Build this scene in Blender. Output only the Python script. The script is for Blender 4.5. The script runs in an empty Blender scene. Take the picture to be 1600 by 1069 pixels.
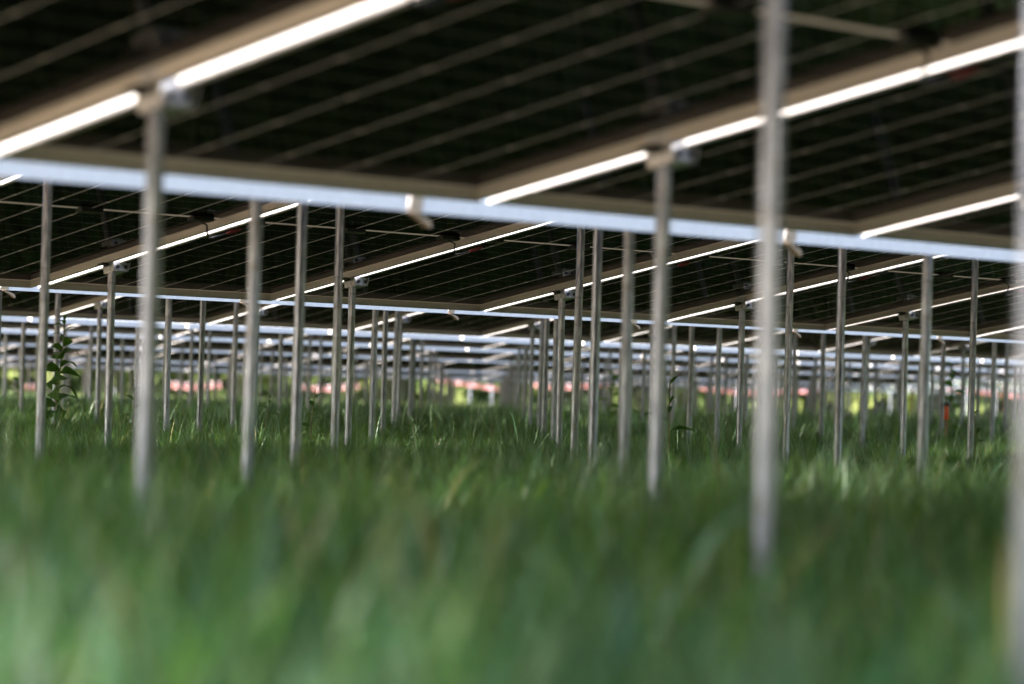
import bpy, math, random
import numpy as np
from mathutils import Matrix, Vector

# ------------------------------------------------------------------ camera, sky, sun, exposure
SC = bpy.context.scene
COL = SC.collection
CAM_H = 0.34
F_PX, YAW, PITCH, ROLL = 4465.0, math.radians(44.044), math.radians(0.904), math.radians(1.62)
fw = np.array([math.sin(YAW) * math.cos(PITCH), math.cos(YAW) * math.cos(PITCH), math.sin(PITCH)])
r0 = np.array([math.cos(YAW), -math.sin(YAW), 0.0])
u0 = np.cross(r0, fw)
rt = math.cos(ROLL) * r0 + math.sin(ROLL) * u0
up = -math.sin(ROLL) * r0 + math.cos(ROLL) * u0
cd = bpy.data.cameras.new('camera')
cam = bpy.data.objects.new('camera', cd)
COL.objects.link(cam)
cam.matrix_world = Matrix(((rt[0], up[0], -fw[0], 0), (rt[1], up[1], -fw[1], 0), (rt[2], up[2], -fw[2], CAM_H), (0, 0, 0, 1)))
cd.sensor_width = 36.0
cd.lens = F_PX / 1600 * 36.0
cd.clip_start, cd.clip_end = 0.05, 2000
cd.dof.use_dof = True
cd.dof.focus_distance = 11.6
cd.dof.aperture_fstop = 2.8
cd.dof.aperture_blades = 9
SC.camera = cam

SUN_EL = math.radians(42)
SUN_AZ = math.radians(-70)          # from +Y towards +X: the sun stands to the left, a little behind
sun_dir = Vector((math.sin(SUN_AZ) * math.cos(SUN_EL), math.cos(SUN_AZ) * math.cos(SUN_EL), math.sin(SUN_EL)))
W_ = bpy.data.worlds.new('World')
SC.world = W_
W_.use_nodes = True
wn = W_.node_tree
sky = wn.nodes.new('ShaderNodeTexSky')
sky.sky_type = 'NISHITA'
sky.sun_disc = False
sky.sun_elevation = SUN_EL
sky.sun_rotation = SUN_AZ
sky.ozone_density = 2.5
sky.dust_density = 4.5
bg = wn.nodes['Background']
bg.inputs['Strength'].default_value = 0.15
wn.links.new(sky.outputs[0], bg.inputs['Color'])
sl = bpy.data.lights.new('sun', 'SUN')
sl.energy = 2.0
sl.angle = math.radians(0.53)
sl.color = (1.0, 0.95, 0.89)
so = bpy.data.objects.new('sun', sl)
COL.objects.link(so)
so.rotation_euler = sun_dir.to_track_quat('Z', 'Y').to_euler()
SC.view_settings.view_transform = 'Standard'
SC.view_settings.look = 'None'
SC.view_settings.gamma = 1.0
SC.view_settings.exposure = 3.0
SC.render.engine = 'CYCLES'
SC.cycles.use_denoising = True
SC.cycles.max_bounces = 6
SC.cycles.diffuse_bounces = 4
SC.cycles.glossy_bounces = 4
SC.cycles.sample_clamp_indirect = 8.0

random.seed(7)
rng = np.random.default_rng(11)

def px(P):
    """world point -> photo pixel (1600 wide) and depth, used only to count and name what is in view"""
    d = np.array([P[0], P[1], P[2] - CAM_H])
    z = d @ fw
    return 800 + F_PX * (d @ rt) / z, 534.5 - F_PX * (d @ up) / z, z

def at(x, y, depth):
    """a point of the place seen at photo pixel x, y at that depth"""
    d = fw + rt * ((x - 800) / F_PX) - up * ((y - 534.5) / F_PX)
    return np.array([0, 0, CAM_H]) + d * depth

# ------------------------------------------------------------------ materials
def mat(name, base, rough=0.6, metal=0.0, spec=0.5):
    m = bpy.data.materials.new(name)
    m.use_nodes = True
    b = m.node_tree.nodes['Principled BSDF']
    b.inputs['Base Color'].default_value = (*base, 1)
    b.inputs['Roughness'].default_value = rough
    b.inputs['Metallic'].default_value = metal
    b.inputs['Specular IOR Level'].default_value = spec
    return m, m.node_tree, b

def noise_mix(nt, b, c1, c2, scale, detail=4, lo=0.35, hi=0.65, coord='Object', stretch=None, sock='Base Color'):
    tc = nt.nodes.new('ShaderNodeTexCoord')
    n = nt.nodes.new('ShaderNodeTexNoise')
    n.inputs['Scale'].default_value = scale
    n.inputs['Detail'].default_value = detail
    src = tc.outputs[coord]
    if stretch:
        mp = nt.nodes.new('ShaderNodeMapping')
        mp.inputs['Scale'].default_value = stretch
        nt.links.new(src, mp.inputs[0])
        src = mp.outputs[0]
    nt.links.new(src, n.inputs['Vector'])
    r = nt.nodes.new('ShaderNodeValToRGB')
    r.color_ramp.elements[0].position = lo
    r.color_ramp.elements[1].position = hi
    r.color_ramp.elements[0].color = (*c1, 1)
    r.color_ramp.elements[1].color = (*c2, 1)
    nt.links.new(n.outputs['Fac'], r.inputs[0])
    if sock:
        nt.links.new(r.outputs[0], b.inputs[sock])
    return n, r

M = {}
M['alu'], nt, b = mat('anodised aluminium', (0.70, 0.65, 0.58), 0.5, 0.0, 0.15)
noise_mix(nt, b, (0.60, 0.565, 0.53), (0.66, 0.625, 0.59), 60, stretch=(1, 0.05, 1))
M['galv'], nt, b = mat('galvanised steel', (0.5, 0.51, 0.53), 0.30, 0.88, 0.5)
n, r = noise_mix(nt, b, (0.16, 0.168, 0.205), (0.33, 0.345, 0.405), 14, 6, stretch=(6, 6, 1.2))
# weathering spots of dried soil and white rust
n2 = nt.nodes.new('ShaderNodeTexNoise')
n2.inputs['Scale'].default_value = 55
n2.inputs['Detail'].default_value = 5
tc = nt.nodes.new('ShaderNodeTexCoord')
nt.links.new(tc.outputs['Object'], n2.inputs['Vector'])
rr = nt.nodes.new('ShaderNodeValToRGB')
rr.color_ramp.elements[0].position, rr.color_ramp.elements[1].position = 0.60, 0.78
mx = nt.nodes.new('ShaderNodeMix')
mx.data_type = 'RGBA'
nt.links.new(n2.outputs['Fac'], rr.inputs[0])
nt.links.new(rr.outputs[0], mx.inputs[0])
nt.links.new(r.outputs[0], mx.inputs[6])
mx.inputs[7].default_value = (0.20, 0.16, 0.12, 1)
n3, r3 = noise_mix(nt, b, (1, 1, 1), (0.42, 0.40, 0.38), 3.0, 5, 0.60, 0.72, stretch=(0.6, 0.6, 16), sock=None)
mm = nt.nodes.new('ShaderNodeMix')
mm.data_type = 'RGBA'
mm.blend_type = 'MULTIPLY'
mm.inputs[0].default_value = 1.0
nt.links.new(mx.outputs[2], mm.inputs[6])
nt.links.new(r3.outputs[0], mm.inputs[7])
nt.links.new(mm.outputs[2], b.inputs['Base Color'])
M['zinc'], nt, b = mat('zinc plated bracket', (0.55, 0.58, 0.63), 0.35, 0.6)
noise_mix(nt, b, (0.40, 0.43, 0.48), (0.72, 0.74, 0.78), 90, 3)
M['grid'], nt, b = mat('pale laminate', (0.62, 0.58, 0.51), 0.3)
M['glass'], nt2, b2 = mat('front glass over cells', (0.012, 0.014, 0.025), 0.08)
# the panel is glass on both sides: a little daylight leaks down through the gaps between the cells
for t_, b__, f__, c__ in ((nt, b, 0.35, (0.85, 0.78, 0.66)), (nt2, b2, 0.065, (0.9, 0.8, 0.66))):
    tr_ = t_.nodes.new('ShaderNodeBsdfTranslucent')
    tr_.inputs['Color'].default_value = (*c__, 1)
    ms_ = t_.nodes.new('ShaderNodeMixShader')
    ms_.inputs[0].default_value = f__
    t_.links.new(b__.outputs[0], ms_.inputs[1])
    t_.links.new(tr_.outputs[0], ms_.inputs[2])
    t_.links.new(ms_.outputs[0], t_.nodes['Material Output'].inputs['Surface'])
M['cell'], nt, b = mat('black solar cell under glass', (0.003, 0.003, 0.004), 0.06, 0.0, 0.022)
noise_mix(nt, b, (0.002, 0.0022, 0.003), (0.005, 0.0045, 0.004), 6, 3)
M['tan_clip'], nt, b = mat('tan plastic clip', (0.36, 0.26, 0.16), 0.6)
noise_mix(nt, b, (0.30, 0.21, 0.13), (0.42, 0.31, 0.20), 30)
M['black'], nt, b = mat('black plastic', (0.012, 0.012, 0.013), 0.45)
noise_mix(nt, b, (0.010, 0.010, 0.011), (0.018, 0.018, 0.018), 40)
M['red_plug'], nt, b = mat('red cable plug', (0.35, 0.03, 0.03), 0.3)
noise_mix(nt, b, (0.12, 0.015, 0.015), (0.20, 0.03, 0.03), 60)
M['bolt'], nt, b = mat('dark bolt steel', (0.08, 0.08, 0.09), 0.4, 0.8)
noise_mix(nt, b, (0.06, 0.06, 0.07), (0.11, 0.11, 0.12), 80)

def plant_mat(name, c1, c2, trans=0.35, rough=0.45, attr=False):
    m = bpy.data.materials.new(name)
    m.use_nodes = True
    nt = m.node_tree
    b = nt.nodes['Principled BSDF']
    b.inputs['Roughness'].default_value = rough
    b.inputs['Specular IOR Level'].default_value = 0.35
    tr = nt.nodes.new('ShaderNodeBsdfTranslucent')
    ms = nt.nodes.new('ShaderNodeMixShader')
    ms.inputs[0].default_value = trans
    out = nt.nodes['Material Output']
    if attr:
        a = nt.nodes.new('ShaderNodeAttribute')
        a.attribute_name = 'tint'
        col = a.outputs['Color']
    else:
        n, r = noise_mix(nt, b, c1, c2, 9, 3, sock=None)
        col = r.outputs[0]
    nt.links.new(col, b.inputs['Base Color'])
    hs = nt.nodes.new('ShaderNodeHueSaturation')
    hs.inputs['Value'].default_value = 1.25
    nt.links.new(col, hs.inputs['Color'])
    nt.links.new(hs.outputs[0], tr.inputs['Color'])
    nt.links.new(b.outputs[0], ms.inputs[1])
    nt.links.new(tr.outputs[0], ms.inputs[2])
    nt.links.new(ms.outputs[0], out.inputs['Surface'])
    return m

M['grass'] = plant_mat('grass blade', None, None, 0.4, 0.36, attr=True)
M['leaf'] = plant_mat('broad leaf', (0.06, 0.15, 0.022), (0.10, 0.21, 0.035), 0.42, 0.35)
M['leaf_young'] = plant_mat('young leaf', (0.09, 0.22, 0.03), (0.14, 0.30, 0.05), 0.45, 0.4)
M['stem'], nt, b = mat('plant stem', (0.16, 0.17, 0.07), 0.6)
noise_mix(nt, b, (0.12, 0.14, 0.05), (0.22, 0.19, 0.09), 30)

M['soil'], nt, b = mat('meadow ground', (0.06, 0.07, 0.03), 0.95, 0, 0.1)
na, ra = noise_mix(nt, b, (0.04, 0.065, 0.016), (0.095, 0.085, 0.045), 3.0, 8, 0.35, 0.7, sock=None)
nb, rb = noise_mix(nt, b, (0.055, 0.075, 0.02), (0.10, 0.105, 0.03), 0.05, 6, 0.3, 0.7, sock=None)
geo = nt.nodes.new('ShaderNodeNewGeometry')
sp = nt.nodes.new('ShaderNodeVectorMath')
sp.operation = 'LENGTH'
nt.links.new(geo.outputs['Position'], sp.inputs[0])
mr = nt.nodes.new('ShaderNodeMapRange')
mr.inputs['From Min'].default_value, mr.inputs['From Max'].default_value = 45, 75
nt.links.new(sp.outputs['Value'], mr.inputs['Value'])
mx = nt.nodes.new('ShaderNodeMix')
mx.data_type = 'RGBA'
nt.links.new(mr.outputs[0], mx.inputs[0])
nt.links.new(ra.outputs[0], mx.inputs[6])
nt.links.new(rb.outputs[0], mx.inputs[7])
# unseen sand added left of the field to bounce warm light under the panels
sx = nt.nodes.new('ShaderNodeSeparateXYZ')
nt.links.new(geo.outputs['Position'], sx.inputs[0])
def mth(op, a, b_=None):
    n_ = nt.nodes.new('ShaderNodeMath')
    n_.operation = op
    for i_, v_ in enumerate((a, b_)):
        if v_ is None:
            continue
        if isinstance(v_, (int, float)):
            n_.inputs[i_].default_value = v_
        else:
            nt.links.new(v_, n_.inputs[i_])
    return n_.outputs[0]
edge = mth('SUBTRACT', mth('SUBTRACT', mth('MULTIPLY', sx.outputs[1], 0.66), 1.3), sx.outputs[0])      # > 0 left of the field
dd = mth('ADD', edge, mth('MULTIPLY', mth('SUBTRACT', na.outputs['Fac'], 0.5), 1.2))
m1 = nt.nodes.new('ShaderNodeMapRange')
m1.inputs['From Min'].default_value, m1.inputs['From Max'].default_value = -0.1, 0.3
nt.links.new(dd, m1.inputs['Value'])
m2 = nt.nodes.new('ShaderNodeMapRange')
m2.inputs['From Min'].default_value, m2.inputs['From Max'].default_value = 16, 14
nt.links.new(dd, m2.inputs['Value'])
bounce_sand_n, bounce_sand_r = noise_mix(nt, b, (0.34, 0.24, 0.15), (0.48, 0.36, 0.23), 1.3, 8, 0.3, 0.7, sock=None)
ms_ = nt.nodes.new('ShaderNodeMix')
ms_.data_type = 'RGBA'
nt.links.new(mth('MULTIPLY', m1.outputs[0], m2.outputs[0]), ms_.inputs[0])
nt.links.new(mx.outputs[2], ms_.inputs[6])
nt.links.new(bounce_sand_r.outputs[0], ms_.inputs[7])
nt.links.new(ms_.outputs[2], b.inputs['Base Color'])
bp = nt.nodes.new('ShaderNodeBump')
bp.inputs['Strength'].default_value = 0.6
bp.inputs['Distance'].default_value = 0.05
nt.links.new(na.outputs['Fac'], bp.inputs['Height'])
nt.links.new(bp.outputs[0], b.inputs['Normal'])

M['wood_leaf'], nt, b = mat('far foliage', (0.06, 0.09, 0.025), 0.8, 0, 0.2)
noise_mix(nt, b, (0.035, 0.06, 0.015), (0.12, 0.14, 0.035), 0.6, 6)
M['tape_red'], nt, b = mat('red barrier tape', (0.80, 0.20, 0.17), 0.45)
noise_mix(nt, b, (0.34, 0.12, 0.11), (0.42, 0.18, 0.16), 12)
M['tape_white'], nt, b = mat('white barrier tape', (0.5, 0.47, 0.46), 0.45)
noise_mix(nt, b, (0.26, 0.16, 0.155), (0.36, 0.27, 0.26), 12)
M['white_paint'], nt, b = mat('white stake', (0.5, 0.51, 0.54), 0.5)
noise_mix(nt, b, (0.17, 0.18, 0.20), (0.26, 0.27, 0.29), 9)
M['orange'], nt, b = mat('orange marker paint', (0.80, 0.10, 0.02), 0.5)
noise_mix(nt, b, (0.85, 0.11, 0.02), (0.92, 0.16, 0.03), 30)
M['yellow'], nt, b = mat('yellow marker paint', (0.72, 0.62, 0.03), 0.5)
noise_mix(nt, b, (0.66, 0.56, 0.03), (0.78, 0.70, 0.04), 30)
M['wood'], nt, b = mat('raw wood stake', (0.35, 0.25, 0.14), 0.8)
noise_mix(nt, b, (0.28, 0.19, 0.10), (0.42, 0.31, 0.18), 20, stretch=(8, 8, 0.6))

# ------------------------------------------------------------------ mesh helpers
def mesh(name, verts, faces, m=None, smooth=False):
    me = bpy.data.meshes.new(name)
    me.from_pydata([tuple(v) for v in verts], [], faces)
    if m:
        me.materials.append(M[m])
    if smooth:
        me.polygons.foreach_set('use_smooth', [True] * len(me.polygons))
    me.update()
    return me

def link(name, me, parent=None, **props):
    o = bpy.data.objects.new(name, me)
    COL.objects.link(o)
    o.parent = parent
    for k, v in props.items():
        o[k] = v
    return o

def empty(name, mw, label, cat, group=None):
    o = bpy.data.objects.new(name, None)
    o.empty_display_size = 0.1
    COL.objects.link(o)
    o.matrix_world = mw
    o['label'] = label
    o['category'] = cat
    if group:
        o['group'] = group
    return o

def prism(poly, a, b, axis):
    """polygon (p,q) extruded along an axis from a to b; axis 0: (t,p,q) 1: (p,t,q) 2: (p,q,t)"""
    n = len(poly)
    vs = []
    for t in (a, b):
        for p, q in poly:
            vs.append({0: (t, p, q), 1: (p, t, q), 2: (p, q, t)}[axis])
    fs = [[i, (i + 1) % n, n + (i + 1) % n, n + i] for i in range(n)]
    fs += [list(range(n - 1, -1, -1)), list(range(n, 2 * n))]
    return vs, fs

def join(*parts):
    V, F_ = [], []
    for v, f in parts:
        k = len(V)
        V += list(v)
        F_ += [[i + k for i in q] for q in f]
    return V, F_

def box(x0, x1, y0, y1, z0, z1):
    return prism([(x0, y0), (x1, y0), (x1, y1), (x0, y1)], z0, z1, 2)

def tube(pts, rads, n=6):
    pts = [Vector(p) for p in pts]
    V, F_ = [], []
    for i, p in enumerate(pts):
        t = (pts[min(i + 1, len(pts) - 1)] - pts[max(i - 1, 0)]).normalized()
        a = t.cross(Vector((0.3, 0.9, 0.2))).normalized()
        c = t.cross(a)
        r = rads[i] if hasattr(rads, '__len__') else rads
        for k in range(n):
            w = 2 * math.pi * k / n
            V.append(p + a * (r * math.cos(w)) + c * (r * math.sin(w)))
    for i in range(len(pts) - 1):
        for k in range(n):
            F_.append([i * n + k, i * n + (k + 1) % n, (i + 1) * n + (k + 1) % n, (i + 1) * n + k])
    F_.append(list(range(n - 1, -1, -1)))
    F_.append(list(range((len(pts) - 1) * n, len(pts) * n)))
    return V, F_

ORD = ['first', 'second', 'third', 'fourth', 'fifth', 'sixth', 'seventh', 'eighth', 'ninth', 'tenth', 'eleventh', 'twelfth',
       'thirteenth', 'fourteenth', 'fifteenth', 'sixteenth', 'seventeenth', 'eighteenth', 'nineteenth', 'twentieth',
       'twenty-first', 'twenty-second', 'twenty-third', 'twenty-fourth', 'twenty-fifth', 'twenty-sixth', 'twenty-seventh',
       'twenty-eighth', 'twenty-ninth', 'thirtieth', 'thirty-first', 'thirty-second', 'thirty-third', 'thirty-fourth']
ROWN = ['nearest', 'second', 'third', 'fourth', 'fifth', 'sixth', 'seventh', 'eighth']

# ------------------------------------------------------------------ ground
ROW_Z = [0.0, 0.0, 0.0, 0.0, -0.045, -0.15, -0.22, -0.25]     # the field dips gently towards its far rows
def ground_z(x, y):
    d = np.hypot(x, y)
    dip = np.interp(y, [0, 19, 24, 29, 34, 40, 60], [0, 0, -0.045, -0.15, -0.22, -0.25, -0.25])
    rise = np.interp(d, [0, 70, 110, 170, 320, 900], [0, 0, 1.2, 6.0, 20, 34])
    near = np.clip(1 - d / 60, 0, 1)
    return dip + rise + near * (0.02 * np.sin(x * 0.9 + 1.3) * np.cos(y * 0.7) + 0.012 * np.sin(x * 2.3 + y * 1.7))

def build_ground():
    rad = np.concatenate([np.linspace(0, 30, 61)[1:], np.geomspace(31, 1200, 46)])
    na_ = 120
    V = [(0, 0, float(ground_z(0, 0)))]
    for r in rad:
        a = np.linspace(0, 2 * np.pi, na_, endpoint=False)
        x, y = r * np.cos(a), r * np.sin(a)
        z = ground_z(x, y)
        V += list(zip(x, y, z))
    F_ = [[0, 1 + k, 1 + (k + 1) % na_] for k in range(na_)]
    for i in range(len(rad) - 1):
        for k in range(na_):
            a, b_ = 1 + i * na_ + k, 1 + i * na_ + (k + 1) % na_
            F_.append([a, a + na_, b_ + na_, b_])
    link('ground', mesh('ground', V, F_, 'soil', True), kind='structure')
build_ground()

# ------------------------------------------------------------------ panels
PW, PL, PH = 1.152, 2.39, 0.035
GAP = 0.032
PITCH_X = PW + GAP
X0 = 3.8767 + 0.050               # centre of the gap between two panels, joint number 0
TILT = math.atan(0.18006)
TC, TS = math.cos(TILT), math.sin(TILT)
PERIOD = 4.9954
EAVE1 = 4.1241 + 0.03
EAVE_Z = [CAM_H + v - 0.014 for v in (0.383, 0.342, 0.350, 0.362, 0.315, 0.215, 0.145, 0.105)]
DROP = [0.012, 0.014, 0.008, 0.030, 0.028, 0.020, 0.020, 0.020]
VALLEY = 0.21
NROW = 8

lipc = [(0, 0), (0.019, 0), (0.019, 0.002), (0.002, 0.002), (0.002, 0.0335), (0.010, 0.0335), (0.010, PH), (0, PH)]
mirror_ = lambda poly, w: [(w - p, q) for p, q in reversed(poly)]
rail_long_a = mesh('rail', *prism(lipc, 0, PL, 1), 'alu')
rail_long_b = mesh('rail', *prism(mirror_(lipc, PW), 0, PL, 1), 'alu')
wallc = [(0.0003, 0.0003), (0.002, 0.0003), (0.002, 0.0335), (0.010, 0.0335), (0.010, PH - 0.0003), (0.0003, PH - 0.0003)]
flanc = [(0.0021, 0.0003), (0.019, 0.0003), (0.019, 0.0023), (0.0021, 0.0023)]
rail_short_a = mesh('rail', *join(prism(wallc, 0.0021, PW - 0.0021, 0), prism(flanc, 0.0191, PW - 0.0191, 0)), 'alu')
rail_short_b = mesh('rail', *join(prism(mirror_(wallc, PL), 0.0021, PW - 0.0021, 0), prism(mirror_(flanc, PL), 0.0191, PW - 0.0191, 0)), 'alu')
laminate_me = bpy.data.meshes.new('laminate')
v_, f_ = box(0.0025, PW - 0.0025, 0.0025, PL - 0.0025, 0.0270, 0.0332)
laminate_me.from_pydata(v_, [], f_)
laminate_me.materials.append(M['grid'])
laminate_me.materials.append(M['glass'])
laminate_me.update()
for p in laminate_me.polygons:
    if p.normal.z > 0.9:
        p.material_index = 1

NC, NR = 6, 12                      # columns, half cells per half panel
MX, MY, MID = 0.016, 0.020, 0.020   # margins and the gap across the middle
GCX, GRY = 0.0045, 0.0011
cw = (PW - 2 * MX - (NC - 1) * GCX) / NC
ch = ((PL - 2 * MY - MID) / 2 - (NR - 1) * GRY) / NR
c_ = 0.005
cell_a = mesh('cell', *prism([(0, 0), (cw, 0), (cw, ch - c_), (cw - c_, ch), (c_, ch), (0, ch - c_)], 0.02684, 0.0272, 2), 'cell')
cell_b = mesh('cell', *prism([(c_, 0), (cw - c_, 0), (cw, c_), (cw, ch), (0, ch), (0, c_)], 0.02684, 0.0272, 2), 'cell')
cell_at = []
for h in range(2):
    for j in range(NR):
        for i in range(NC):
            cell_at.append((MX + i * (cw + GCX), MY + j * (ch + GRY) + h * (NR * ch + (NR - 1) * GRY + MID), j % 2))
cells_joined = mesh('cells', *join(*[([(x + a, y + b_, z) for a, b_, z in [v.co[:] for v in (cell_a, cell_b)[k].vertices]],
                                      [list(p.vertices) for p in (cell_a, cell_b)[k].polygons]) for x, y, k in cell_at]), 'cell')
jb_poly = [(-0.045, -0.018), (0.045, -0.018), (0.05, -0.010), (0.05, 0.010), (0.045, 0.018), (-0.045, 0.018), (-0.05, 0.010), (-0.05, -0.010)]
jbox_me = mesh('junction box', *prism(jb_poly, 0.014, 0.0266, 2), 'black')
ymid = PL / 2
# the lead that leaves the last box, dips under the frames and reaches the next panel's first box
lead_me = {}
def lead(kind):
    if kind not in lead_me:
        s = 0 if kind == 0 else random.uniform(-0.01, 0.01)
        pts = [(0.10, ymid, 0.012), (0.06, ymid - 0.012 + s, 0.004), (0.036, ymid - 0.045 + s, -0.016), (0.005, ymid - 0.075 + s, -0.024 + s * 0.4),
               (-GAP, ymid - 0.07, -0.018), (-GAP - 0.035, ymid - 0.03, -0.008), (-GAP - 0.07, ymid - 0.012, 0.004), (-GAP - 0.11, ymid, 0.012)]
        lead_me[kind] = mesh('lead', *tube(pts, 0.0032, 6), 'black', True)
        pl = [(-GAP - 0.012, ymid - 0.042, -0.013), (-GAP - 0.022, ymid - 0.036, -0.0115), (-GAP - 0.045, ymid - 0.025, -0.005), (-GAP - 0.06, ymid - 0.017, 0.0)]
        lead_me[('p', kind)] = mesh('plug', *tube(pl, [0.005, 0.0075, 0.0075, 0.005], 8), 'red_plug', True)
    return lead_me[kind], lead_me[('p', kind)]
# folded clip at the lower corner of the rising panels
clip_me = mesh('corner clip', *join(*[([(x * 0.72, y, 0.0015 + (z - 0.0015) * 0.66 if z < 0 else z) for x, y, z in v], f) for v, f in (
    box(-GAP - 0.008, 0.008, -0.0035, -0.0008, 0.002, 0.033), prism([(-0.020, -0.004), (0.050, -0.034), (0.064, -0.048), (0.068, -0.036), (0.052, -0.020), (0.0, -0.0012)], 0.0065, 0.034, 1))]), 'tan_clip')  # flat plate added to cover the glare in the gap

def frame_mw(desc, jx, eave_y, z):
    if desc:   # falls away from the camera; local x runs towards -X
        return Matrix(((-1, 0, 0, jx + GAP / 2 + PW), (0, -TC, TS, eave_y), (0, TS, TC, z), (0, 0, 0, 1)))
    return Matrix(((1, 0, 0, jx + GAP / 2), (0, TC, -TS, eave_y), (0, TS, TC, z), (0, 0, 0, 1)))

def joint_range(row):
    ye = EAVE1 + row * PERIOD
    ylo, yhi = max(ye - 4.8, 0.0), ye
    hi_az = 54.6 if row < 5 else (48.5, 47.5, 46.5)[row - 5]
    k0 = math.floor((ylo * math.tan(math.radians(33.2)) - X0) / PITCH_X) - 2
    k1 = math.ceil((yhi * math.tan(math.radians(hi_az)) - X0) / PITCH_X) + 2  # unseen panels added past both edges as a roof against stray light
    if row == 0:
        k0 = -4  # unseen end panel added to shade the near grass
    return k0, k1

panels = []          # (row, desc, k, matrix, px of the visible edge)
for row in range(NROW):
    k0, k1 = joint_range(row)
    ye = EAVE1 + row * PERIOD
    for k in range(k0, k1 + 1):
        jx = X0 + k * PITCH_X
        z = EAVE_Z[row] + random.uniform(-0.003, 0.003)
        if row or k > -4:  # falling end panel left out to let light in from the left
            panels.append((row, True, k, frame_mw(True, jx, ye, z)))
        za = (EAVE_Z[row - 1] if row else EAVE_Z[0]) - DROP[row] + random.uniform(-0.002, 0.002)
        panels.append((row, False, k, frame_mw(False, jx, ye - PERIOD + VALLEY, za)))

for k in range(0, 7):              # unseen panels added behind the camera to hold back light from there
    jx = X0 + k * PITCH_X
    panels.append((-1, True, k, frame_mw(True, jx, EAVE1 - PERIOD, EAVE_Z[0])))
    panels.append((-1, False, k, frame_mw(False, jx, EAVE1 - 2 * PERIOD + VALLEY, EAVE_Z[0] - 0.012)))

def in_frame(pts, m=0):
    for P in pts:
        x, y, z = px(P)
        if z > 0.3 and -m < x < 1600 + m and -m < y < 1069 + m:
            return True
    return False

def panel_px(mw, desc):
    # lower edge points and, for the falling panels, the underside
    pts = []
    for a in np.linspace(0.02, PW - 0.02, 9):
        for v in ([0.01, 0.3, 0.6, 0.9, 1.2, 1.6, 2.0, 2.36] if desc else [0.0]):
            pts.append((mw @ Vector((a, v, 0)))[:])
    return pts

count = {}
order = []
for row, desc, k, mw in panels:
    pts = panel_px(mw, desc)
    vis = in_frame(pts)
    order.append((row, desc, k, mw, vis))
for row in range(-1, NROW):
    for desc in (True, False):
        n, past = 0, {'left': 0, 'right': 0}
        tot = sum(1 for o in order if o[0] == row and o[1] == desc and o[4])
        for o in sorted([o for o in order if o[0] == row and o[1] == desc], key=lambda o: o[2]):
            _, _, k, mw, vis = o
            rn = ROWN[row]
            if vis:
                n += 1
                if desc:
                    label = f'black solar panel seen from below, {ORD[n-1]} from the left in the {rn} row'
                else:
                    label = f'solar panel rising away behind its pale lower edge, {ORD[n-1]} from left, {rn} ridge'
                group = f'solar panels of the {rn} row'
            else:
                side = 'left' if n == 0 else 'right'
                past[side] += 1
                label = f'{ORD[past[side]-1]} unseen panel past the {side} edge of the photo, {rn} row, ' + ('falling' if desc else 'rising') + ' side'
                group = f'unseen panels beyond the {side} edge'
                if row < 0:
                    label = f'{ORD[k]} unseen solar panel added behind the camera, ' + ('falling' if desc else 'rising') + ' side of its ridge'
                    group = 'added panels behind the camera'
            e = empty('solar_panel', mw, label, 'solar panel', group)
            for me in (rail_long_a, rail_long_b, rail_short_a, rail_short_b):
                link('frame_rail', me, e)
            link('laminate', laminate_me, e)
            if desc and row < 2 and vis:
                for x, y, t in cell_at:
                    c = link('cell', (cell_a, cell_b)[t], e)
                    c.location = (x, y, 0)
            elif desc and (vis or row < 3):
                link('cell_field', cells_joined, e, kind='stuff')
            if desc and 0 <= row < 3:
                for q in (0.10, PW / 2, PW - 0.10):
                    j = link('junction_box', jbox_me, e)
                    j.location = (q, ymid, 0)
                a, pme = lead(k % 4)
                ld = link('cable', a, e)
                link('plug', pme, ld)
            if not desc and row in (1, 2) and vis:
                link('corner_clip', clip_me, e)

# ------------------------------------------------------------------ posts
prof = []
for ang, r in [(0, 1), (28, 1.02), (56, 1.0), (80, 0.98), (92, 0.72), (104, 0.98), (128, 1.0), (156, 1.02), (184, 1), (214, 1.02), (240, 1.0),
               (262, 0.98), (272, 0.86), (282, 0.98), (306, 1), (334, 1.02)]:
    prof.append((0.0145 * r * math.cos(math.radians(ang)), 0.0145 * r * math.sin(math.radians(ang))))
def shaft_mesh(length):
    me = mesh('shaft', *prism(prof, 0, length, 2), 'galv')
    return me
shaft_cache = {}
def shaft(length):
    key = round(length, 2)
    if key not in shaft_cache:
        shaft_cache[key] = shaft_mesh(key)
    return shaft_cache[key], length / key
BH = 0.034
hat = [(-0.019, 0.0), (-0.017, -BH), (0.046, -BH), (0.060, 0.0), (0.057, 0.0), (0.0435, -BH + 0.003), (-0.0145, -BH + 0.003), (-0.016, 0.0)]
bracket_me = mesh('bracket', *join(prism(hat, -0.034, 0.034, 1),
                                   prism([(-0.0145, -BH + 0.003), (0.0435, -BH + 0.003), (0.045, -0.0015), (-0.0155, -0.0015)], -0.0315, -0.0285, 1),
                                   box(-0.0145, -0.012, -0.028, 0.028, -0.0305, 0.030), box(0.012, 0.0145, -0.028, 0.028, -0.0305, 0.030)), 'zinc')
bolt_me = mesh('bolt', *join(tube([(0, -0.044, -0.018), (0, -0.030, -0.018)], 0.0042, 8), tube([(0, -0.040, -0.018), (0, -0.0345, -0.018)], 0.0078, 6)), 'bolt')
pad_me = mesh('pad', *join(box(-0.056, -0.027, -0.016, 0.016, -0.005, -0.0008), box(-0.030, -0.0265, -0.016, 0.016, -0.012, -0.0052)), 'black')

posts = []
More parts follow.
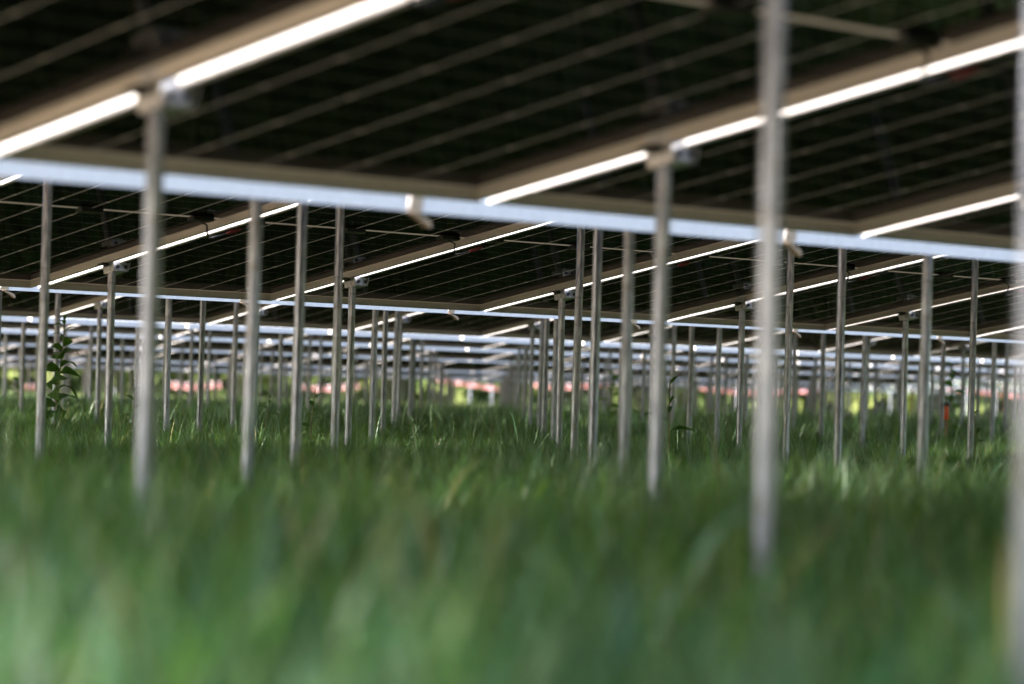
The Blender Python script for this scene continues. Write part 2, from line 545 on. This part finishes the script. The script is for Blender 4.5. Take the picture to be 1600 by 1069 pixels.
# row, line, Y, offset nudges that follow the photograph for the nearest posts
NUDGE = {(0, 'ah', -2): (0.046, -0.008), (0, 'dh', -2): (-0.06, 0.05), (0, 'dh', -1): (0.0, 0.0)}
for row in range(NROW):
    k0, k1 = joint_range(row)
    ye = EAVE1 + row * PERIOD
    ea = ye - PERIOD + VALLEY
    za = (EAVE_Z[row - 1] if row else EAVE_Z[0]) - DROP[row]
    for line, y, zt in (('al', ea + 0.503, za + 0.503 / TC * TS), ('ah', ea + 1.78, za + 1.78 / TC * TS),
                        ('dh', ye - 1.777, EAVE_Z[row] + 1.777 / TC * TS), ('dl', ye - 0.49, EAVE_Z[row] + 0.49 / TC * TS)):
        for k in range(k0, k1 + 1):
            nx, ny = NUDGE.get((row, line, k), (random.uniform(-0.008, 0.008), random.uniform(-0.008, 0.008)))
            x, yy = X0 + k * PITCH_X + nx, y + ny
            gz = float(ground_z(x, yy))
            if in_frame([(x, yy, gz + t) for t in np.linspace(0.1, zt - gz, 8)], 25):
                posts.append((row, line, k, x, yy, gz, zt))
posts.sort(key=lambda p: math.hypot(p[3], p[4]))
print('posts in view', len(posts), 'panels', len(panels))
LINE = {'al': 'front line', 'ah': 'second line', 'dh': 'third line', 'dl': 'rear line'}
near, far = posts[:300], posts[300:]
seen = {}
for p in sorted(near, key=lambda p: (p[0], p[1], p[2])):
    seen.setdefault(p[:2], []).append(p)
far_parts = []
for (row, line), lst in seen.items():
    for n, (row, line, k, x, y, gz, zt) in enumerate(lst):
        lab = f'thin grey steel post, {ORD[n]} from left in the {LINE[line]} under the {ROWN[row]} row'
        lean = Matrix.Rotation(random.gauss(0, 0.004), 4, 'X') @ Matrix.Rotation(random.gauss(0, 0.004), 4, 'Y')
        length = zt - gz + 0.08 - BH + 0.004
        # the foot carries the lean so that the head stays under its joint
        top = Vector((x, y, zt - BH + 0.004))
        foot = top - (lean @ Vector((0, 0, length)))
        e = empty('steel_post', Matrix.Translation(foot), lab, 'post', 'steel posts under the panels')
        me, s = shaft(length)
        sh = link('shaft', me, e)
        turn = {'al': 0.6, 'ah': 2.3, 'dh': -0.5, 'dl': 1.2}[line] + random.uniform(-0.35, 0.35)
        sh.matrix_local = lean @ Matrix.Rotation(turn, 4, 'Z') @ Matrix.Diagonal((1, 1, s, 1))
        if row < 4:
            tilt = Matrix.Rotation(-TILT if line[0] == 'd' else TILT, 4, 'X')
            br = link('bracket', bracket_me, e)
            br.matrix_local = Matrix.Translation(Vector((x, y, zt)) - foot) @ tilt
            if row < 3:
                for q in (-0.003, 0.034):
                    bo = link('bolt', bolt_me, br)
                    bo.location = (q, 0, 0)
                if line == 'dl' and row < 2:
                    link('clamp_pad', pad_me, br)
for (row, line, k, x, y, gz, zt) in far:
    v, f = prism(prof, gz - 0.08, zt, 2)
    far_parts.append(([(a + x, b_ + y, c) for a, b_, c in v], f))
if far_parts:
    link('far_posts', mesh('far posts', *join(*far_parts), 'galv'), kind='stuff', label='thin steel posts of the farthest rows, too blurred to count', category='posts')

# ------------------------------------------------------------------ grass
def build_grass():
    rings = [(0.60, 1.5, 900, 0.50, 0.19, 0.29), (0.75, 1.6, 1700, 0.47, 0.14, 0.25), (1.6, 3.2, 2800, 0.46, 0.19, 0.32), (3.2, 5.6, 3200, 0.45, 0.19, 0.32), (5.6, 8, 3600, 0.45, 0.12, 0.23), (8, 16, 4200, 0.44, 0.075, 0.17),
             (16, 30, 800, 0.44, 0.13, 0.24), (30, 60, 90, 0.44, 0.16, 0.30)]
    X, Y, Hh, Wd = [], [], [], []
    def ring(r_a, r_b, dens, span, h0, h1, mid, ws):
        n = int(span * 0.5 * (r_b ** 2 - r_a ** 2) * dens)
        r = np.sqrt(rng.uniform(r_a ** 2, r_b ** 2, n))
        a = mid + rng.uniform(-span / 2, span / 2, n)
        x, y = r * np.sin(a), r * np.cos(a)
        # tufts: pull blades towards tuft centres and vary the height by patch
        cell = 0.11
        cxx, cyy = np.floor(x / cell), np.floor(y / cell)
        hsh = np.modf(np.abs(np.sin(cxx * 12.9898 + cyy * 78.233) * 43758.5453))[0]
        hs2 = np.modf(np.abs(np.sin(cxx * 39.3467 + cyy * 11.135) * 24634.6345))[0]
        x = x + ((cxx + 0.2 + 0.6 * hsh) * cell - x) * 0.45
        y = y + ((cyy + 0.2 + 0.6 * hs2) * cell - y) * 0.45
        patch = 0.85 + 0.3 * np.sin(x * 1.7 + 0.6 * y) * np.sin(y * 1.3 - 0.4 * x + 1) + 0.3 * (hsh - 0.5)
        h = rng.uniform(h0, h1, n) * np.clip(patch, 0.5, 1.4)
        tall = rng.random(n) < 0.035
        h[tall] *= rng.uniform(1.4, 2.2, tall.sum())
        h = np.minimum(h, 0.25 if r_b <= 1.6 else (0.30 if r_b <= 3.2 else 0.36))
        X.append(x); Y.append(y); Hh.append(h)
        w = rng.uniform(0.0016, 0.0038, n) * ws
        w[tall] *= 0.9
        Wd.append(w)
    for r_a, r_b, d, sp_, h0, h1 in rings:
        ws = 1.9 if d == 900 else (1.0 if r_b <= 3.2 else (0.52 if r_b <= 16 else (0.9 if r_b <= 30 else 2.0)))
        ring(r_a, r_b, d, sp_, h0, h1, YAW, ws)
        if r_b <= 30:      # thinner on both sides of the view
            for s in (-1, 1):
                ring(r_a, r_b, d * (0.35 if r_b > 8 else 0.6), 0.3, h0, h1, YAW + s * (sp_ / 2 + 0.15), ws * 1.4)
    X, Y, Hh, Wd = map(np.concatenate, (X, Y, Hh, Wd))
    n = len(X)
    Z = ground_z(X, Y) - 0.01
    az = rng.uniform(0, 2 * np.pi, n)
    lean = np.abs(rng.normal(0, 0.32, n)) + 0.08
    flat = rng.random(n) < 0.08
    lean[flat] += rng.uniform(0.6, 1.0, flat.sum())
    curl = rng.uniform(0.1, 0.9, n)
    face = az + rng.normal(np.pi / 2, 0.6, n)
    dx, dy = np.cos(az), np.sin(az)
    sx, sy = np.cos(face), np.sin(face)
    co = np.zeros((n, 7, 3), np.float32)
    cxp, cyp, czp = X.copy(), Y.copy(), Z.copy()
    ts = [0, 0.36, 0.72, 1.0]
    ang = lean.copy()
    prev = 0
    for i, t in enumerate(ts):
        if i:
            seg = (t - prev) * Hh
            cxp = cxp + dx * np.sin(ang) * seg
            cyp = cyp + dy * np.sin(ang) * seg
            czp = czp + np.cos(ang) * seg
            ang = np.minimum(ang + curl * 0.55, 1.9)
        prev = t
        if i < 3:
            w = Wd * (0.85, 1.0, 0.65)[i]
            co[:, 2 * i] = np.stack([cxp - sx * w, cyp - sy * w, czp], -1)
            co[:, 2 * i + 1] = np.stack([cxp + sx * w, cyp + sy * w, czp], -1)
        else:
            co[:, 6] = np.stack([cxp, cyp, czp], -1)
    base = (np.arange(n) * 7)[:, None]
    loops = np.concatenate([base + np.array([[0, 1, 3, 2]]), base + np.array([[2, 3, 5, 4]]), base + np.array([[4, 5, 6]])], 1).astype(np.int32).ravel()
    tot = np.tile(np.array([4, 4, 3], np.int32), n)
    start = np.concatenate([[0], np.cumsum(tot)[:-1]]).astype(np.int32)
    me = bpy.data.meshes.new('grass')
    me.vertices.add(n * 7)
    me.vertices.foreach_set('co', co.ravel())
    me.loops.add(len(loops))
    me.loops.foreach_set('vertex_index', loops)
    me.polygons.add(len(tot))
    me.polygons.foreach_set('loop_start', start)
    me.polygons.foreach_set('loop_total', tot)
    # each blade has its own green; a few are dry straw
    t = rng.random(n)[:, None]
    g1, g2, g3 = np.array([0.048, 0.118, 0.013]), np.array([0.098, 0.175, 0.017]), np.array([0.055, 0.15, 0.05])
    c = g1 * (1 - t) + g2 * t
    blue = rng.random(n) < 0.25
    c[blue] = g3 * rng.uniform(0.8, 1.2, (blue.sum(), 1))
    dry = rng.random(n) < 0.06
    c[dry] = np.array([0.34, 0.29, 0.13]) * rng.uniform(0.6, 1.1, (dry.sum(), 1))
    pale = (rng.random(n) < 0.09) | (Hh > 0.21) & (rng.random(n) < 0.5) & (np.hypot(X, Y) > 6)
    c[pale] = np.array([0.19, 0.29, 0.15]) * rng.uniform(0.8, 1.2, (pale.sum(), 1))
    c *= rng.uniform(0.65, 1.25, (n, 1))
    gx, gy = np.floor(X / 0.055), np.floor(Y / 0.055)      # neighbours in one tuft share a tone
    tone = np.modf(np.abs(np.sin(gx * 17.23 + gy * 63.71) * 9321.77))[0][:, None]
    far_ = np.clip((np.hypot(X, Y) - 3) / 4, 0, 1)[:, None]     # close to, tufts differ more than farther off
    c *= (0.55 + 0.95 * tone ** 1.3) * (1 - far_) + far_ * (0.8 + 0.4 * tone)
    cool = np.modf(np.abs(np.sin(gx * 5.11 + gy * 31.7) * 5127.3))[0] < 0.3
    cool &= np.hypot(X, Y) < 5
    c[cool] *= np.array([0.85, 1.0, 1.6])
    near_shade = np.hypot(X, Y) < 2.6                              # shade and sky blue put into the tint of the nearest blades
    c[near_shade] = c[near_shade] * np.array([0.58, 0.74, 0.78]) + np.array([0.0, 0.0, 0.006])
    attr = me.attributes.new('tint', 'FLOAT_COLOR', 'POINT')
    cc = np.ones((n, 7, 4), np.float32)
    cc[:, :, :3] = c[:, None, :]
    attr.data.foreach_set('color', cc.ravel())
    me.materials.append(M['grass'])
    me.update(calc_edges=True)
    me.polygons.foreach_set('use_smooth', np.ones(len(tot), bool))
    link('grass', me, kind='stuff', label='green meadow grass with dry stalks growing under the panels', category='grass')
    print('blades', n)
build_grass()

# ------------------------------------------------------------------ leafy plants
def leaf_mesh(length, width, droop, fold=0.25):
    V, F_ = [], []
    N = 6
    for i in range(N + 1):
        t = i / N
        w = width * 0.5 * math.sin(math.pi * min(1, t * 0.93 + 0.05)) ** 0.8 * (1 - 0.25 * t)
        if i == N:
            w = 0.0006
        a = droop * t
        s = length * t
        cx_ = s * math.cos(a * 0.6)
        cz_ = -s * math.sin(a * 0.6) * 0.9 + 0.12 * length * math.sin(math.pi * t)
        V += [(cx_, -w, cz_ + fold * w), (cx_, 0, cz_), (cx_, w, cz_ + fold * w)]
    for i in range(N):
        a = 3 * i
        F_ += [[a, a + 1, a + 4, a + 3], [a + 1, a + 2, a + 5, a + 4]]
    return V, F_

def plant(x, ytop, depth, nleaf, llen, lwid, label, m='leaf', lean=(0, 0), droop=1.0, group=None, seed=1, base_frac=0.2):
    rnd = random.Random(seed)
    P = at(x, ytop, depth)
    gz = float(ground_z(P[0], P[1]))
    h = P[2] - gz
    e = empty('weed_plant', Matrix.Translation((P[0], P[1], gz)), label, 'plant', group)
    pts = [(lean[0] * t * t + 0.012 * math.sin(5 * t + seed), lean[1] * t * t + 0.01 * math.cos(4 * t), h * t - 0.02) for t in np.linspace(0, 1, 7)]
    link('stem', mesh('stem', *tube(pts, [0.006 - 0.004 * i / 6 for i in range(7)], 6), 'stem', True), e)
    for i in range(nleaf):
        t = base_frac + (1 - base_frac) * (i + 0.5) / nleaf
        k = min(5, int(t * 6)); fr = t * 6 - k
        p = Vector(pts[k]).lerp(Vector(pts[k + 1]), fr)
        size = (1.0 - 0.55 * max(0, t - 0.6) / 0.4) * rnd.uniform(0.8, 1.15)
        v, f = leaf_mesh(llen * size, lwid * size * rnd.uniform(0.85, 1.1), droop * rnd.uniform(0.6, 1.3) * (1.25 - 0.7 * t))
        lf = link('leaf', mesh('leaf', v, f, m, True), e)
        up_ = 0.75 - 0.9 * (1 - t) * droop * rnd.uniform(0.4, 0.9)
        lf.matrix_local = Matrix.Translation(p) @ Matrix.Rotation(i * 2.4 + seed + rnd.uniform(-0.4, 0.4), 4, 'Z') @ Matrix.Rotation(-up_, 4, 'Y') @ Matrix.Rotation(rnd.uniform(-0.9, 0.9), 4, 'X')
    return e
plant(96, 490, 12.4, 26, 0.125, 0.062, 'tall leafy weed with drooping dark leaves beside a post at far left', seed=3, droop=1.3, base_frac=0.18)
plant(207, 572, 12.8, 8, 0.075, 0.022, 'small narrow leaved weed at the left, behind a blurred near post', seed=5)
plant(490, 597, 11.0, 9, 0.07, 0.022, 'slim weed with narrow leaves between two posts left of centre', seed=8)
plant(417, 612, 13.6, 8, 0.09, 0.02, 'low fern like weed hidden behind a wide grey post', seed=9)
plant(648, 640, 10.4, 9, 0.06, 0.02, 'short bushy weed in the grass left of the middle aisle', seed=13)
plant(956, 578, 22, 9, 0.16, 0.07, 'bright yellow green seedling, blurred, right of centre', 'leaf_young', seed=21)
plant(1047, 584, 11.4, 8, 0.10, 0.026, 'slender weed with pointed leaves behind the tan near post', seed=26, droop=0.8)
plant(1487, 562, 20, 10, 0.12, 0.08, 'blurred weed with big bright leaves at right, above orange marker', 'leaf_young', seed=31)
plant(1522, 632, 12.5, 6, 0.06, 0.024, 'small weed with upright leaves hugging a post at far right', seed=37, droop=0.5)
plant(1370, 655, 13.0, 6, 0.06, 0.018, 'low weed in the grass beside a bracket post at right', seed=41)
plant(30, 575, 22, 9, 0.10, 0.045, 'blurred reddish green weed at the left edge of the photo', seed=45)

# ------------------------------------------------------------------ markers, stakes, tape beyond the rows
def stake(name, x, ytop, depth, r, m, label, cat, cap=None, group=None, square=False):
    P = at(x, ytop, depth)
    gz = float(ground_z(P[0], P[1]))
    h = P[2] - gz
    e = empty(name, Matrix.Translation((P[0], P[1], gz)), label, cat, group)
    body = prism([(-r, -r * .6), (-r * .6, -r), (r * .6, -r), (r, -r * .6), (r, r * .6), (r * .6, r), (-r * .6, r), (-r, r * .6)], -0.1, h, 2) if square else \
        tube([(0, 0, -0.1), (0, 0, h * 0.5), (0, 0, h)], [r * 1.05, r, r * 0.95], 10)
    link('shaft', mesh('stake', *body, m), e)
    if cap:
        cm, c0, c1, rr_ = cap
        link('painted_head', mesh('head', *tube([(0, 0, h + c0), (0, 0, h + (c0 + c1) / 2), (0, 0, h + c1)], [rr_, rr_, rr_ * 0.9], 10), cm), e)
        link('cap', mesh('cap', *tube([(0, 0, h - 0.002), (0, 0, h + 0.02)], [rr_ * 1.3, rr_ * 0.9], 10), 'black'), e)
    return e
stake('marker_peg', 1479, 634, 17.5, 0.010, 'wood', 'short peg with glowing orange head and dark cap in grass at right', 'marker', ('orange', -0.085, -0.003, 0.0145))
stake('marker_pole', 1571, 602, 36, 0.013, 'orange', 'slim orange pole, blurred, near the right edge', 'marker')
stake('marker_pole', 1424, 612, 34, 0.012, 'yellow', 'yellow marker pole, blurred, right of a bracket post', 'marker')
stake('marker_pole', 1408, 606, 34, 0.012, 'wood', 'thin stake with small yellow tip at right', 'marker', ('yellow', -0.08, 0.0, 0.024))
for x, yt, d, r in ((735, 604, 59.5, 0.015), (769, 606, 59.5, 0.015), (1152, 606, 59.5, 0.015), (1425 + 87, 602, 58.5, 0.016), (1061, 598, 59, 0.016), (180, 606, 60, 0.025),
                    (1392, 600, 59, 0.016), (1558, 600, 58.5, 0.02)):
    stake('white_stake', x, yt, d, r, 'white_paint', {735: 'white stake standing at the left of the aisle end', 769: 'white stake carrying the tape at the aisle end',
          1152: 'white stake under the sagging tape, left of the widest post', 1512: 'white stake under the red tape at far right', 1061: 'white stake just right of the tan near post',
          180: 'white stake behind the tall leafy weed at left', 1392: 'white stake in the gap near the yellow marker pole', 1558: 'slim white stake near the right edge'}[x], 'stake', group='white stakes beyond the rows', square=True)

def tape(points, width, depth, label):
    """a sagging ribbon of barrier tape, white upper edge and red lower band, through photo points at one distance"""
    P = [at(x, y, depth) for x, y in points]
    base = Vector(P[0])
    e = empty('barrier_tape', Matrix.Translation(base), label, 'barrier tape', 'red and white tape beyond the rows')
    n = 26
    ts = np.linspace(0, len(P) - 1, n)
    line = [np.array([np.interp(t, range(len(P)), [p[i] for p in P]) for i in range(3)]) for t in ts]
    for nm, z0, z1, m in (('white_band', 0.25 * width, width * 0.5, 'tape_white'), ('red_band', -width * 0.5, 0.17 * width, 'tape_red')):
        V, F_ = [], []
        off = Vector((-0.6, -0.8, 0)) * 0.004
        for i, p in enumerate(line):
            q = Vector(p) - base
            fl = Vector((-0.6, -0.8, 0)) * (0.02 * math.sin(i * 1.3))
            V += [q + Vector((0, 0, z0)) + fl, q + Vector((0, 0, z1)) - fl, q + Vector((0, 0, z1)) - fl - off, q + Vector((0, 0, z0)) + fl - off]
        for i in range(n - 1):
            a = 4 * i
            for k in range(4):
                F_.append([a + k, a + (k + 1) % 4, a + 4 + (k + 1) % 4, a + 4 + k])
        link(nm, mesh(nm, V, F_, m), e)
tape([(682, 592), (720, 599), (788, 609)], 0.095, 60, 'tape strip slanting down to the right at the aisle end')
tape([(1070, 600), (1110, 608), (1170, 614), (1235, 612), (1330, 602)], 0.12, 60, 'long sagging tape strip behind the widest near post')
tape([(1215, 588), (1265, 589)], 0.10, 62, 'short high tape strip right of the widest near post')
tape([(1480, 606), (1520, 611), (1612, 621)], 0.095, 59, 'tape strip slanting down at the far right edge')
tape([(255, 600), (300, 604), (345, 601)], 0.15, 60, 'crumpled tape bundle at left between two thin posts')
tape([(466, 604), (500, 608), (560, 603)], 0.12, 60, 'tape strip behind the posts left of the aisle')
tape([(835, 600), (870, 606), (955, 598)], 0.12, 60, 'tape strip behind the crowded posts right of the aisle')
tape([(40, 604), (62, 605)], 0.095, 60, 'short tape strip near the left edge of the photo')

# ------------------------------------------------------------------ the wood that closes the view
def far_wood():
    n = 52000
    a = YAW + rng.uniform(-0.5, 0.5, n)
    r = rng.uniform(74, 92, n)
    x, y = r * np.sin(a), r * np.cos(a)
    crown = 6.5 + 2.2 * np.sin(a * 41) + 1.5 * np.sin(a * 97 + 1.0) + 1.2 * np.sin(r * 0.9 + a * 60)
    z = ground_z(x, y) + crown * rng.random(n) ** 1.25
    s = rng.uniform(0.2, 0.5, n)
    co = np.zeros((n, 4, 3))
    t1 = rng.normal(size=(n, 3)); t1 /= np.linalg.norm(t1, axis=1)[:, None]
    t2 = np.cross(t1, rng.normal(size=(n, 3))); t2 /= np.linalg.norm(t2, axis=1)[:, None]
    c = np.stack([x, y, z], -1)
    for i, (p, q) in enumerate(((-1, -0.6), (1, -0.4), (0.8, 0.7), (-0.9, 0.5))):
        co[:, i] = c + t1 * (p * s)[:, None] + t2 * (q * s)[:, None]
    me = mesh('wood', co.reshape(-1, 3), [[4 * i, 4 * i + 1, 4 * i + 2, 4 * i + 3] for i in range(n)], 'wood_leaf')
    link('far_wood', me, kind='stuff', label='blurred olive green wood closing the view behind the field', category='wood')
far_wood()
